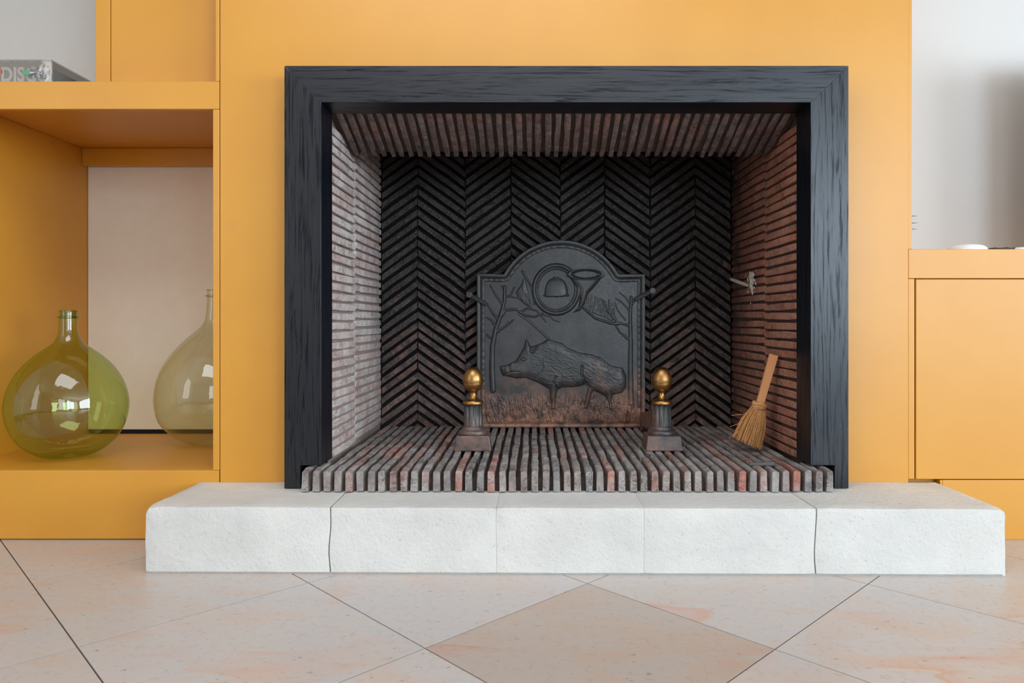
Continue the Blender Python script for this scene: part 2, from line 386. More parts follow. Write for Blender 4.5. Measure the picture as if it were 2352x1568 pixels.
nb = 49; x0 = X(692, 1.99)+TH/2; px_ = (X(1915, 1.99)-TH/2-x0)/(nb-1)
for i in range(nb):
    x = x0+px_*i; inside = XL+0.006 < x < XR-0.006; drift = 0.0
    if not inside:
        o = mesh_obj('hearth_brick', random.choice(stubs), None, None); at_parent(o, hearth); o.location = (x, FRONTY, 0.1778); continue
    for k in range(4):
        o = mesh_obj('hearth_brick', random.choice(fronts if k == 0 else variants), None, None); at_parent(o, hearth)
        o.location = (x+(random.random()-0.5)*0.003, FRONTY+k*0.2152+(random.uniform(-0.002, 0.002) if k == 0 else 0), (0.1778 if k == 0 else ZH-0.034)+random.uniform(-0.0008, 0.001))
        o.rotation_euler.z = random.uniform(-0.012, 0.012)

# side linings: two thin bricks deep, rows stacked flat
def side_wall(name, sgn, xin, fill, bmat):
    def fn(u, v):
        y = 0.0+u*0.76; z = 0.2+v*1.25
        low = max(0, min(1, (0.72-z)/0.35))*fill
        d = 0.012*(1-low)+0.0045*low+0.0015*noise.noise((y*9, z*9, 3+sgn))
        return (xin+sgn*max(0.0006, d), y, z)
    wl = tag(obj(name, rough_plane(40, 70, fn), MORTAR_PALE if fill > 0.5 else MORTAR, smooth=True), kind='structure')
    back = obj('backing', boxes((min(xin+sgn*0.016, xin+sgn*0.05), max(xin+sgn*0.016, xin+sgn*0.05), 0.061, 0.78, 0.0, 2.3)), MORTAR_SOOT, wl)
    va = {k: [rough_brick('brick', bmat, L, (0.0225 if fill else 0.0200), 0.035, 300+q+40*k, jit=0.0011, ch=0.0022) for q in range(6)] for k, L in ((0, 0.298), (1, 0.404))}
    R = Matrix.Rotation(sgn*-PI/2, 4, 'Y')          # height axis turns to point into the firebox
    pitch = 0.0305; n = int((1.46-ZH)/pitch)
    for r in range(n):
        for k, (y0, L) in enumerate(((YF+0.001, 0.298), (YF+0.302, 0.404))):
            z = ZH+0.014+r*pitch+(0.008 if k else 0)+random.uniform(-0.0015, 0.0015)
            if k == 0 and z > 1.285: continue
            o = mesh_obj('brick', random.choice(va[k]), None, wl)
            o.matrix_local = Matrix.Translation((xin+sgn*0.035+random.uniform(-0.001, 0.001), y0, z)) @ Matrix.Rotation(random.uniform(-0.006, 0.006), 4, 'X') @ R
    return wl
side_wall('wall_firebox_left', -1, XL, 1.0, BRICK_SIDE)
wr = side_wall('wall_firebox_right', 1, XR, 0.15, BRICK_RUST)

# herringbone back wall
ZB = CAMD+YB
def fnb(u, v):
    x = -0.66+u*1.52; z = 0.2+v*1.5
    low = max(0, min(1, (0.45-z)/0.2))*max(0, min(1, (-0.30-x)/0.2+0.3))
    return (x, YB+0.0165*(1-low)+0.004*low+0.002*noise.noise((x*9, z*9, 8)), z)
wb = tag(obj('wall_firebox_back', rough_plane(60, 60, fnb), MORTAR_SOOT, smooth=True), kind='structure')
obj('backing', boxes((-0.72, 0.9, YB+0.02, YB+0.06, 0.0, 2.3)), MORTAR_SOOT, wb)
cols = [X(p, ZB) for p in (875, 959, 1069, 1173, 1287, 1389, 1493, 1597, 1679)]
cols[0], cols[-1] = XL, XR
SL = 0.73; VP = 0.0418; VT = 0.0250       # slope, vertical pitch, vertical thickness of a bar
def clip(poly, zmin):
    out = []
    for i in range(len(poly)):
        a, b = poly[i], poly[(i+1) % len(poly)]
        if a[1] >= zmin: out.append(a)
        if (a[1] >= zmin) != (b[1] >= zmin):
            t_ = (zmin-a[1])/(b[1]-a[1]); out.append((a[0]+(b[0]-a[0])*t_, zmin))
    return out
def bar_mesh(poly, r, clipped):
    cx = sum(p[0] for p in poly)/len(poly); cz = sum(p[1] for p in poly)/len(poly)
    bm = bmesh.new(); n = len(poly); d = 0.0028
    back = [bm.verts.new((x, YB+0.019, z)) for x, z in poly]
    mid = [bm.verts.new((x, YB+0.003, z)) for x, z in poly]
    fr = []
    for x, z in poly:
        dx, dz = cx-x, cz-z; fr.append(bm.verts.new((x+math.copysign(min(abs(dx), d), dx), YB-r.uniform(0, 0.0022), z+math.copysign(min(abs(dz), d), dz))))
    bm.faces.new(fr)
    for a, b in ((back, mid), (mid, fr)):
        for i in range(n): bm.faces.new((a[i], a[(i+1) % n], b[(i+1) % n], b[i]))
    bmesh.ops.recalc_face_normals(bm, faces=bm.faces)
    me = bpy.data.meshes.new('brick'); bm.to_mesh(me); bm.free(); me.materials.append(BRICK_BACK); return me
for c in range(8):
    xa, xb = cols[c]+0.001, cols[c+1]-0.001; up = c % 2 == 0     # even columns rise to the right
    wd = xb-xa; whole = cols[2]-cols[1]
    pa, pb = xa-0.001, xb+0.001
    cache = []; r = random.Random(50+c); L = pb-pa
    zpk = 0.205+(0.012 if c in (3, 4) else 0)
    for k in range(-5, 31):
        zp = zpk+k*VP+r.uniform(-0.002, 0.002)          # height of the bar's upper edge at the peak
        zl = zp-SL*L
        def poly_at(j):
            pts = []; m = 3; pa = xa-r.uniform(-0.001, 0.003); L = xb+r.uniform(-0.001, 0.003)-pa
            top = [(pa+L*i/m, (zl+(zp-zl)*i/m if up else zp+(zl-zp)*i/m)+r.uniform(-j, j)) for i in range(m+1)]
            bot = [(x, z-VT+r.uniform(-j, j)) for x, z in reversed(top)]
            return top+bot
        low = min(zl, zp)-VT
        if low-0.003 < ZH:
            poly = clip(poly_at(0.001), ZH-0.012)
            if len(poly) < 3 or max(p[1] for p in poly) < ZH+0.006: continue
            mesh_obj('brick', bar_mesh(poly, r, True), None, wb)
        else:
            if len(cache) < 5: cache.append((bar_mesh(poly_at(0.0014), r, False), zp))
            me_, z_ = r.choice(cache) if len(cache) == 5 else cache[-1]
            o = mesh_obj('brick', me_, None, wb); o.location.z = zp-z_

# sloping brick hood above, and the smoke shaft behind it
y1_, z1_ = YF, FRZ+0.0; y2_, z2_ = 2.37-CAMD, H(360, 2.37)
ang = math.atan2(z2_-z1_, y2_-y1_); LEN = math.hypot(y2_-y1_, z2_-z1_)
bm = bmesh.new()
pr = [(y1_+0.003, z1_+0.014), (y2_-0.006, z2_+0.016), (y2_-0.006, 2.3), (y1_+0.003+0.034, 2.3), (y1_+0.003+0.034, 1.36)]
a = [bm.verts.new((XL-0.03, y, z)) for y, z in pr]; b = [bm.verts.new((XR+0.03, y, z)) for y, z in pr]
bm.faces.new(a); bm.faces.new(b[::-1])
for i in range(5): bm.faces.new((a[i], a[(i+1) % 5], b[(i+1) % 5], b[i]))
hood = tag(obj('wall_firebox_hood', bm, MORTAR), kind='structure')
obj('added_light_lid', boxes((XL-0.06, XR+0.08, 0.06, YB+0.06, 2.3, 2.36)), MORTAR_SOOT, hood)  # unseen lid added over the shaft to keep light out
hv = [rough_brick('brick', BRICK_HOOD, LEN, 0.0190, 0.03, 500+i, jit=0.0020, ch=0.003) for i in range(8)]
n = 46; pt = (XR-XL-0.012)/n
for i in range(n):
    x = XL+0.006+pt*(i+0.5)
    o = mesh_obj('brick', random.choice(hv), None, hood)
    M = Matrix.Translation((x+random.uniform(-.001, .001), y1_+random.uniform(-0.0, 0.004), z1_+random.uniform(-.0015, .0015))) @ Matrix.Rotation(ang, 4, 'X') @ Matrix.Rotation(random.uniform(-.008, .008), 4, 'Z')
    o.matrix_local = M @ Matrix.Translation((0, 0, 0.030)) @ Matrix.Rotation(PI, 4, 'Y')

# plaster smear with a broken peg on the right lining
r = random.Random(3); bm = bmesh.new()
for q in range(70):
    t_ = r.random()*2*PI; d = abs(r.gauss(0, 0.5)); yy = 0.46+d*0.055*math.cos(t_); zz = H(648, 2.59)+d*0.055*math.sin(t_)
    s = r.uniform(0.004, 0.016)*(1.1-min(0.8, d*0.7))
    res = bmesh.ops.create_icosphere(bm, subdivisions=1, radius=s, matrix=Matrix.Translation((XR-0.001, yy, zz)))
    for v in res['verts']: v.co.x = XR-0.001+(v.co.x-XR+0.001)*0.45; v.co += Vector((r.uniform(-1, 1), r.uniform(-1, 1), r.uniform(-1, 1)))*0.0012
tag(obj('plaster_smear', bm, PLASTER_LUMP, wr, smooth=True), 'pale plaster smear')
bm = bmesh.new(); tube(bm, [(XR-0.004, 0.50, H(655, 2.62)), (XR-0.012, 0.58, H(648, 2.70)), (XR-0.018, 0.665, H(641, 2.78))], [0.006, 0.0075, 0.006], 7)
tag(obj('wooden_peg', bm, PLASTER_LUMP, wr), 'broken plaster-covered peg')

# ------------------------------------------------------------------ limestone hearth step
step = tag(empty('stone_hearth_step', (0.1, -0.14, 0)), 'long pale limestone step of jointed blocks in front of the fireplace', 'hearth step')
SX0, SX1 = X(327, 1.84), X(2305, 1.835)
joints = [SX0, X(760, 1.84), X(1140, 1.84), X(1478, 1.84), X(1868, 1.84), SX1]
def jag(i, y, z):
    if i in (0, 5): return 0.003*noise.noise((i, y*14, z*14))
    return (0.009 if i in (1, 4) else 0.002)*noise.noise((i*7.1, y*7, z*9))
def step_block(i):
    x0, x1 = joints[i], joints[i+1]; gl_, gr_ = ((0.0011 if q in (1, 4) else 0.00015) for q in (i, i+1))
    yf = -0.279-0.010*((x0+x1)/2-SX0)
    nx = max(8, int((x1-x0)/0.018)); ny, nz = 14, 10
    bm = bmesh.new(); V = {}
    def pt(a, b_, c):
        k = (a, b_, c)
        if k in V: return V[k]
        x = x0+(x1-x0)*a/nx; yfx = -0.279-0.010*(x-SX0); y = yfx+(0-0.001-yfx)*b_/ny; z = 0.175*c/nz
        rl = 0.026 if i == 0 else 0.003; rr = 0.020 if i == 4 else 0.003
        mn = (x0+(rl if i == 0 else 0.002), yfx+0.006, -1); mx = (x1-(rr if i == 4 else 0.002), 1, 0.175-0.006)
        rad = 0.006
        if i == 0 and x < x0+0.05: rad = 0.006+0.02*max(0, 1-(x-x0)/0.05)
        if i == 4 and x > x1-0.05: rad = 0.006+0.015*max(0, 1-(x1-x)/0.05)
        rx = rad if ((i == 0 and x < x0+0.05) or (i == 4 and x > x1-0.05)) else (0.002 if (i if x < (x0+x1)/2 else i+1) in (1, 4) else 0.0003)
        cx = min(max(x, x0+rx), x1-rx); cy = max(y, yfx+0.006); cz = min(z, 0.175-rad)
        d = Vector(((x-cx)/rx, (y-cy)/0.006, (z-cz)/rad)); L = d.length
        if L > 1: d /= L
        p = Vector((cx+d.x*rx, cy+d.y*0.006, cz+d.z*rad))
        p.x += jag(i, p.y, p.z)*(1-a/nx)+jag(i+1, p.y, p.z)*(a/nx)+(gl_ if a == 0 else -gr_ if a == nx else 0)
        nn = noise.noise(p*30)*0.0011+noise.noise(p*8)*0.0016
        if b_ == 0: p.y += nn
        if c == nz: p.z += nn*0.7
        if a == 0 and i == 0 or a == nx and i == 4: p.x += nn*1.5
        V[k] = bm.verts.new(p); return V[k]
    for a in range(nx):
        for c in range(nz): bm.faces.new((pt(a, 0, c), pt(a+1, 0, c), pt(a+1, 0, c+1), pt(a, 0, c+1))); bm.faces.new((pt(a, ny, c), pt(a, ny, c+1), pt(a+1, ny, c+1), pt(a+1, ny, c)))
        for b_ in range(ny): bm.faces.new((pt(a, b_, nz), pt(a+1, b_, nz), pt(a+1, b_+1, nz), pt(a, b_+1, nz)))
    for b_ in range(ny):
        for c in range(nz): bm.faces.new((pt(0, b_, c), pt(0, b_, c+1), pt(0, b_+1, c+1), pt(0, b_+1, c))); bm.faces.new((pt(nx, b_, c), pt(nx, b_+1, c), pt(nx, b_+1, c+1), pt(nx, b_, c+1)))
    o = at_parent(obj('stone_block', bm, STONE, smooth=True), step); o.data.set_sharp_from_angle(angle=math.radians(38))
for i in range(5): step_block(i)
at_parent(obj('mortar_core', boxes((SX0+0.05, SX1-0.05, -0.262, -0.004, 0.001, 0.160)), MORTAR), step)
at_parent(obj('grout_fillet', prism_xz([(SX0+0.012, 0.0), (SX1-0.012, 0.0), (SX1-0.012, 0.004), (SX0+0.012, 0.004)], -0.2925, -0.262), m_mortar('grey_fillet', srgb(176, 172, 166), srgb(150, 146, 140))), step).rotation_euler.z = -0.010

# ------------------------------------------------------------------ black oak surround
FY0, FY1 = 2.034-CAMD, YF
fr = tag(empty('fireplace_surround', (0.1, -0.03, 0.176)), 'wide black-stained oak frame with mitred corners around the fireplace opening', 'fireplace surround')
e = 0.0002
at_parent(obj('lintel', prism_xz([(OX0+2*e, OZ), (OX1-2*e, OZ), (FRX1-0, FRZ), (FRX0+0, FRZ)], FY0, FY1), OAK_H, bevel=0.0008), fr)
NZ = ZH+0.006
at_parent(obj('jamb', prism_xz([(OX0, OZ-2*e), (FRX0, FRZ-2*e), (FRX0, NZ), (X(690, 2.034), NZ), (X(690, 2.034), 0.177), (OX0, 0.177)], FY0, FY1), OAK_V, bevel=0.0008), fr)
at_parent(obj('jamb', prism_xz([(OX1, OZ-2*e), (OX1, 0.177), (X(1917, 2.034), 0.177), (X(1917, 2.034), NZ), (FRX1, NZ), (FRX1, FRZ-2*e)], FY0, FY1), OAK_V, bevel=0.0008), fr)

# ------------------------------------------------------------------ left built-in bookcase
bk = tag(empty('bookcase', (-1.4, 0.0, 0)), 'built-in ochre-yellow bookcase left of the chimney breast with open niche', 'bookcase')
def part(name, *bs, mat=PAINT, p=bk, bevel=0.0015):
    return at_parent(obj(name, boxes(*bs), mat, bevel=bevel), p)
LX, RX = -1.809, -0.943          # niche side walls
NF = H(1080, 2.12)               # niche floor height
SB, ST = H(251, 2.12), H(187, 2.12)
part('kick_board', (-2.6, BX0-0.004, 0.0, 0.02, 0.003, NF))
part('niche_floor', (LX, RX, 0.0205, 0.70, NF-0.03, NF))
part('stile', (X(489, 2.12), BX0-0.003, 0.0, 0.02, NF+0.0005, SB))
part('upper_stile', (X(495, 2.12), BX0-0.003, 0.0, 0.1, ST+0.0005, TOPZ))
part('shelf_front', (-2.6, BX0-0.003, -0.001, 0.02, SB+0.0005, ST))
part('shelf_board', (-2.6, RX, 0.0205, 0.73, H(340, 2.805), ST-0.001))
part('side_panel', (LX-0.03, LX, 0.0205, 0.73, NF-0.03, H(340, 2.805)-0.0005))
part('side_panel', (RX, RX+0.02, 0.0205, 0.73, NF-0.03, H(340, 2.805)-0.0005))
part('rear_apron', (LX+0.001, RX-0.001, 2.80-CAMD, 2.80-CAMD+0.02, H(380, 2.80), H(340, 2.805)-0.001))
part('post', (X(219, 2.22), X(253, 2.22), 0.10, 0.135, ST, TOPZ))
part('door', (X(255, 2.22), RX-0.002, 0.10, 0.12, ST+0.003, TOPZ))
part('lower_panel', (-2.6, LX-0.031, 0.0, 0.02, NF+0.001, SB))
part('back_panel', (LX+0.001, RX-0.001, 0.715, 0.727, NF+0.014, H(380, 2.80)+0.05), mat=m_plain('cream_panel_paint', srgb(244, 232, 214), 0.6, nscale=20), bevel=0.003)['label'] = 'off-white back panel'
part('gap_shade_strip', (LX+0.002, RX-0.002, 0.722, 0.73, NF-0.03, NF+0.013), mat=BLACK, bevel=0)['label'] = 'black strip for the shade under the back panel'  # solid black strip, the gap's shade put in as colour

# ------------------------------------------------------------------ right low cabinet
cb = tag(empty('low_cabinet', (1.6, 0.0, 0)), 'built-in ochre-yellow low cabinet right of the chimney breast', 'cabinet')
CX0, CT = BX1+0.001, H(572, 2.12)
AP = H(640, 2.12); DB = H(1100, 2.12)
part('top_rail', (CX0, 2.7, 0.0, 0.025, AP+0.001, CT), p=cb)
part('worktop', (CX0, 2.7, 0.0255, 0.425, CT-0.03, CT-0.0005), p=cb)
part('stile', (CX0, X(2101, 2.12), 0.001, 0.025, DB, AP), p=cb)
part('door', (X(2104, 2.12), 1.95, 0.0, 0.022, DB, AP-0.0015), p=cb)
part('door', (1.953, 2.68, 0.0, 0.022, DB, AP-0.0015), p=cb)
part('carcass', (CX0+0.01, 2.68, 0.03, 0.42, 0.04, CT-0.031), p=cb, mat=PAINT)
part('kick_board', (X(2166, 2.12), 2.7, 0.002, 0.026, 0.0, DB-0.003), p=cb)
part('kick_return', (X(2160, 2.12), X(2166, 2.12)-0.0005, 0.002, 0.029, 0.0, DB-0.003), p=cb)
tag(obj('trim_1', boxes((CX0, X(2096, 2.12), 0.003, 0.05, CT+0.0005, TOPZ)), PAINT, bevel=0.001), kind='structure')

# ------------------------------------------------------------------ cast-iron fireback with boar relief (drawn in plate units)
K = 2.80/F/2.904                                   # metres per plate unit
PXO, PZO = X(1040, 2.80), H(520, 2.80)
def PU(u, v): return (PXO+u*K, PZO-v*K)
VB = (PZO-ZH-0.001)/K                              # bottom edge of the plate in plate units
outline = [(161, VB), (161, 312), (322, 316), (338, 312)]
acx, acy, R_ = 722, 528, 436
a0 = math.atan2(acy-318, 340-acx); a1 = math.atan2(acy-318, 1104-acx)
outline = [(161, VB), (161, 314), (335, 318)]+[(acx+R_*math.cos(a0+(a1-a0)*i/28), acy-R_*math.sin(a0+(a1-a0)*i/28)) for i in range(29)]+[(1110, 320), (1281, 318), (1281, VB)]
fb = tag(empty('fireback', (0.11, 2.82-CAMD, ZH)), 'arched cast-iron fireback with relief of a boar under a hunting horn', 'fireback')
YP = 2.80-CAMD
ST_ = 3.2
us = np.arange(150, 1296, ST_); vs_ = np.arange(80, VB+6, ST_); U, V_ = np.meshgrid(us, vs_, indexing='ij')
def seg_d(P, Q, U=U, V=V_):
    dx, dy = Q[0]-P[0], Q[1]-P[1]; l2 = dx*dx+dy*dy+1e-9
    t_ = np.clip(((U-P[0])*dx+(V-P[1])*dy)/l2, 0, 1)
    return np.hypot(U-P[0]-t_*dx, V-P[1]-t_*dy), t_
def poly_d(pts, closed=True):
    d = np.full(U.shape, 1e9); al = np.zeros(U.shape); acc = 0
    n = len(pts)
    for i in range(n if closed else n-1):
        P, Q = pts[i], pts[(i+1) % n]; dd, t_ = seg_d(P, Q); L = math.hypot(Q[0]-P[0], Q[1]-P[1])
        m = dd < d; d[m] = dd[m]; al[m] = (acc+t_*L)[m]; acc += L
    return d, al
def inside(pts):
    m = np.zeros(U.shape, bool); n = len(pts)
    for i in range(n):
        (x1, y1), (x2, y2) = pts[i], pts[(i+1) % n]
        if y1 == y2: continue
        c = ((V_ < y1) != (V_ < y2)) & (U < (x2-x1)*(V_-y1)/(y2-y1)+x1); m ^= c
    return m
def stroke(Hm, pts, w0, w1, h):
    L = len(pts)-1
    for i in range(L):
        wa, wb_ = w0+(w1-w0)*i/L, w0+(w1-w0)*(i+1)/L; P, Q = pts[i], pts[i+1]; m = max(wa, wb_)+2
        i0, i1 = np.searchsorted(us, [min(P[0], Q[0])-m, max(P[0], Q[0])+m]); j0, j1 = np.searchsorted(vs_, [min(P[1], Q[1])-m, max(P[1], Q[1])+m])
        if i0 >= i1 or j0 >= j1: continue
        dd, t_ = seg_d(P, Q, U[i0:i1, j0:j1], V_[i0:i1, j0:j1]); w_ = wa+(wb_-wa)*t_
        Hm[i0:i1, j0:j1] = np.maximum(Hm[i0:i1, j0:j1], h*np.sqrt(np.clip(1-(dd/w_)**2, 0, 1)))
def dome(pts, Rr, h):
    d, _ = poly_d(pts); t_ = np.clip(d/Rr, 0, 1); return np.where(inside(pts), h*np.sqrt(np.clip(1-(1-t_)**2, 0, 1)), 0)
def relief(name, Hm, label=None, mat=IRON, base=None):
    keep = Hm > 2e-4
    q = keep[:-1, :-1] | keep[1:, :-1] | keep[:-1, 1:] | keep[1:, 1:]
    need = np.zeros(keep.shape, bool); need[:-1, :-1] |= q; need[1:, :-1] |= q; need[:-1, 1:] |= q; need[1:, 1:] |= q
    idx = -np.ones(keep.shape, int); idx[need] = np.arange(need.sum())
    b_ = 0 if base is None else base
    Y = YP-np.where(keep, Hm, -0.0006)-b_
    co = np.stack([PXO+U[need]*K, Y[need], PZO-V_[need]*K], 1)
    ii, jj = np.nonzero(q); fs = np.stack([idx[ii, jj], idx[ii, jj+1], idx[ii+1, jj+1], idx[ii+1, jj]], 1)
    me = bpy.data.meshes.new(name); me.from_pydata(co.tolist(), [], fs.tolist()); me.update()
    for p in me.polygons: p.use_smooth = True
    o = mesh_obj(name, me, mat); at_parent(o, fb)
    if label: o['label'] = label
    return o
# plate: slab with rim
pts = [PU(*p) for p in outline]
at_parent(obj('plate', prism_xz(pts, YP, YP+0.022), IRON, bevel=0.002), fb)
dO, aO = poly_d(outline); inn = inside(outline)
Hr = np.where(inn & (dO < 27), 0.0085*np.sqrt(np.clip(1-((dO-12)/15.5)**2, 0, 1)), 0); Hr = np.where(inn & (dO < 12), 0.0085, Hr)
relief('rim', Hr)
Hb = np.where(inn & (dO > 29) & (dO < 52), 0.0042*np.sqrt(np.clip(1-((dO-40)/12)**2, 0, 1))*(0.55+0.45*np.abs(np.sin(aO/15.0+1.3*np.sin(aO/60.0)))), 0)
Hb[V_ > VB-60] = 0; relief('moulding', Hb)
# boar
boar = [(349,996),(423,1012),(488,1009),(543,1030),(599,1058),(643,1084),(650,1139),(655,1176),(648,1222),(692,1222),(684,1162),(698,1092),(728,1070),(808,1070),(846,1064),
        (882,1050),(900,1075),(890,1120),(880,1170),(872,1215),(902,1215),(912,1165),(925,1115),(938,1095),(975,1107),(1021,1134),(1040,1176),(1042,1222),(1068,1222),(1056,1160),(1066,1122),(1128,1108),(1156,1070),(1158,1000),(1134,944),(1063,931),
        (1030,912),(984,873),(919,852),(845,843),(766,808),(726,778),(631,752),(596,775),(560,790),(520,800),(498,760),(490,746),(478,785),(476,801),(442,861),(423,894),(386,912),(356,926),(316,930),(318,960),(332,992)]
Hm = dome(boar, 60, 0.0155)
body = Hm > 0
tmp = np.zeros(U.shape); stroke(tmp, [(640,754),(726,781),(766,811),(845,846),(919,855),(984,876),(1030,915),(1063,934),(1130,946)], 9, 7, 0.004); Hm += np.where(body, tmp, 0)
tmp = np.zeros(U.shape); stroke(tmp, [(862,930),(858,985),(878,1030),(915,1075)], 9, 7, 0.0045); stroke(tmp, [(1035,930),(1040,985),(1020,1050)], 5, 5, 0.0014)
stroke(tmp, [(700,1085),(670,1040),(690,1000)], 8, 6, 0.0035); stroke(tmp, [(560,1010),(600,960),(600,880)], 8, 4, 0.0022); stroke(tmp, [(352,985),(400,965),(440,968)], 5, 4, 0.003)
Hm = np.where(body, np.maximum(Hm-tmp, 0.0006), 0)
tmp = np.zeros(U.shape); stroke(tmp, [(520,830),(528,800),(560,765),(585,750),(590,765),(570,800),(535,838),(520,830)], 7, 7, 0.006)
stroke(tmp, [(460,885),(478,872),(496,880),(478,890),(460,885)], 4, 4, 0.0045); stroke(tmp, [(400,905),(386,930),(390,955),(410,962)], 6, 5, 0.005); stroke(tmp, [(360,975),(350,945)], 5, 3, 0.005)
Hm = np.where(body, Hm+tmp, 0)
fur = np.zeros(U.shape)
for q in range(330):
    u_, v_ = rng.uniform(520, 1120), rng.uniform(800, 1060); stroke(fur, [(u_, v_), (u_+rng.uniform(14, 26), v_+rng.uniform(3, 14))], 3, 2, 0.0012)
Hm = np.where(Hm > 0.005, Hm+fur, Hm)
relief('boar_relief', Hm, 'boar cast in relief')
# horn
Hh = np.zeros(U.shape); rr = np.hypot((U-690)/0.925, V_-420)
Hh = np.maximum(Hh, 0.011*np.sqrt(np.clip(1-((rr-160)/15)**2, 0, 1))); Hh = np.maximum(Hh, 0.006*np.sqrt(np.clip(1-((rr-138)/7)**2, 0, 1)))
horn = [(772,325),(800,372),(836,425),(848,480),(838,540),(800,575),(850,560),(884,505),(905,445),(950,395),(1000,332),(960,300),(888,290),(820,300)]
Hh = np.maximum(Hh, dome(horn, 40, 0.015))
be = np.hypot((U-888)/112, (V_-320)/34); Hh = np.where(be < 1, 0.017*np.clip((be-0.55)/0.45, 0.25, 1), Hh); Hh = np.maximum(Hh, np.where(np.abs(be-1) < 0.10, 0.0185, 0))
relief('horn_relief', Hh, 'hunting horn cast in relief')
dm = np.clip(1-np.abs((U-690)/78)**3-np.abs((462-V_)/118)**2.2, 0, 1); Hc = np.where(V_ < 464, 0.012*np.sqrt(dm), 0); tmp = np.zeros(U.shape); stroke(tmp, [(612,460),(690,464),(768,458)], 7, 7, 0.012); stroke(tmp, [(676,342),(704,342)], 6, 6, 0.007)
relief('cap_relief', np.maximum(Hc, tmp), 'riding cap cast in relief')
# trees
Ht = np.zeros(U.shape)
for pts_, a_, b_, h_ in [([(268,1090),(262,950),(264,800),(285,690),(320,590),(345,500),(346,400)], 20, 9, 0.009), ([(345,470),(385,462),(412,405)], 8, 4, 0.006), ([(350,462),(400,470),(440,480)], 6, 3, 0.004), ([(345,430),(328,398)], 6, 3, 0.005),
        ([(325,590),(332,520),(290,465),(252,395)], 9, 4, 0.006), ([(300,620),(262,570),(228,512)], 8, 4, 0.006), ([(285,665),(258,625),(226,606)], 8, 4, 0.006), ([(300,700),(360,660),(405,622)], 8, 4, 0.006), ([(358,662),(368,632)], 6, 3, 0.005),
        ([(322,600),(352,558),(420,552),(480,592),(545,604),(600,580)], 10, 5, 0.006), ([(450,572),(500,545),(560,562),(622,636)], 7, 3, 0.005), ([(250,740),(225,720)], 8, 5, 0.006), ([(600,590),(650,600),(670,625),(710,635)], 5, 3, 0.0035), ([(465,300),(525,400),(545,520)], 8, 5, 0.005)]:
    stroke(Ht, pts_, a_, b_, h_)
leaf = [(476,330),(455,390),(420,440),(440,485),(480,520),(525,545),(505,440)]; Ht = np.maximum(Ht, dome(leaf, 25, 0.005))
tmp = np.zeros(U.shape)
for q in range(26): u_ = rng.uniform(430, 510); v_ = rng.uniform(390, 520); stroke(tmp, [(u_, v_), (u_+6, v_+26)], 3, 2, 0.002)
Ht = np.where(Ht > 0.001, Ht+tmp*(np.hypot((U-470)/60, (V_-450)/90) < 1), Ht)
relief('tree_relief', Ht, 'bare tree cast in relief')
Ht = np.zeros(U.shape)
for pts_, a_, b_, h_ in [([(1188,1180),(1185,950),(1186,760),(1183,600),(1190,470)], 19, 9, 0.008), ([(1185,662),(1100,640),(1030,560),(1000,490)], 9, 4, 0.006), ([(1172,752),(1112,702),(1082,652)], 8, 5, 0.006), ([(1105,648),(1055,645),(950,612),(872,545)], 11, 7, 0.007),
        ([(1090,625),(1045,545),(1040,492)], 7, 4, 0.005), ([(1150,622),(1100,560),(1082,505)], 6, 3, 0.004), ([(1180,560),(1120,500),(1085,480)], 7, 3, 0.004), ([(1185,520),(1150,470),(1110,440)], 6, 3, 0.004), ([(1195,520),(1235,470)], 6, 3, 0.005)]:
    stroke(Ht, pts_, a_, b_, h_)
for q in range(46):
    t_ = rng.random(); bx_, by_ = 875+t_*190, 548+t_*80; stroke(Ht, [(bx_, by_), (bx_+rng.uniform(0, 22), by_-rng.uniform(25, 75)), (bx_+rng.uniform(4, 34), by_-rng.uniform(75, 110))], 4, 2, rng.uniform(0.002, 0.004))
relief('tree_relief', Ht, 'feathery tree cast in relief')
hill = np.zeros(U.shape); stroke(hill, [(440,582),(520,640),(640,750)], 8, 8, 0.003); relief('hill_relief', hill)
Hg = np.zeros(U.shape)
gl = [(215,1130),(300,1110),(430,1140),(560,1110),(600,1105),(640,1150),(760,1165),(900,1170),(1000,1120),(1090,1125),(1160,1140),(1215,1190),(1220,VB-36),(222,VB-36)]
Hg = np.where(inside(gl), 0.0022, 0)
for q in range(560):
    u_ = rng.uniform(218, 1215); v_ = rng.uniform(1140, VB-45); l_ = rng.uniform(24, 52); s_ = rng.uniform(-10, 10)
    stroke(Hg, [(u_, v_+l_*0.5), (u_+s_*0.3, v_), (u_+s_, v_-l_*0.5)], 4.5, 2.2, rng.uniform(0.003, 0.0062))
Hg[V_ > VB-34] = 0; tmp = np.zeros(U.shape); Hg = np.where(body & (V_ < 1185), 0, Hg); Hg[~inn] = 0
relief('grass_relief', Hg, 'grass cast in relief')

# iron hooks that hold the fireback to the wall
def hook(px, py, sgn, label):
    h_ = tag(empty('iron_hook', (X(px, 2.80), YP-0.006, H(py, 2.80))), label, 'hook', 'iron hooks beside the fireback')
    A = Vector((X(px, 2.80), YP-0.012, H(py, 2.80))); B = Vector((X(px-sgn*40, 2.80), YP-0.014, H(py-(-22 if sgn < 0 else -20), 2.80)))
    bm = bmesh.new(); tube(bm, [A, (A+B)/2, B], [0.010, 0.010, 0.008], 6); at_parent(obj('strap', bm, IRON, bevel=0.001), h_)
    bm = bmesh.new(); tube(bm, [A+Vector((0, 0.028, 0)), A+Vector((0, -0.014, 0))], 0.014, 6); at_parent(obj('bolt_head', bm, IRON, bevel=0.002), h_)
hook(1079, 677, -1, 'bent iron hook at the left shoulder of the fireback')
hook(1497, 668, 1, 'bent iron hook at the right shoulder of the fireback')

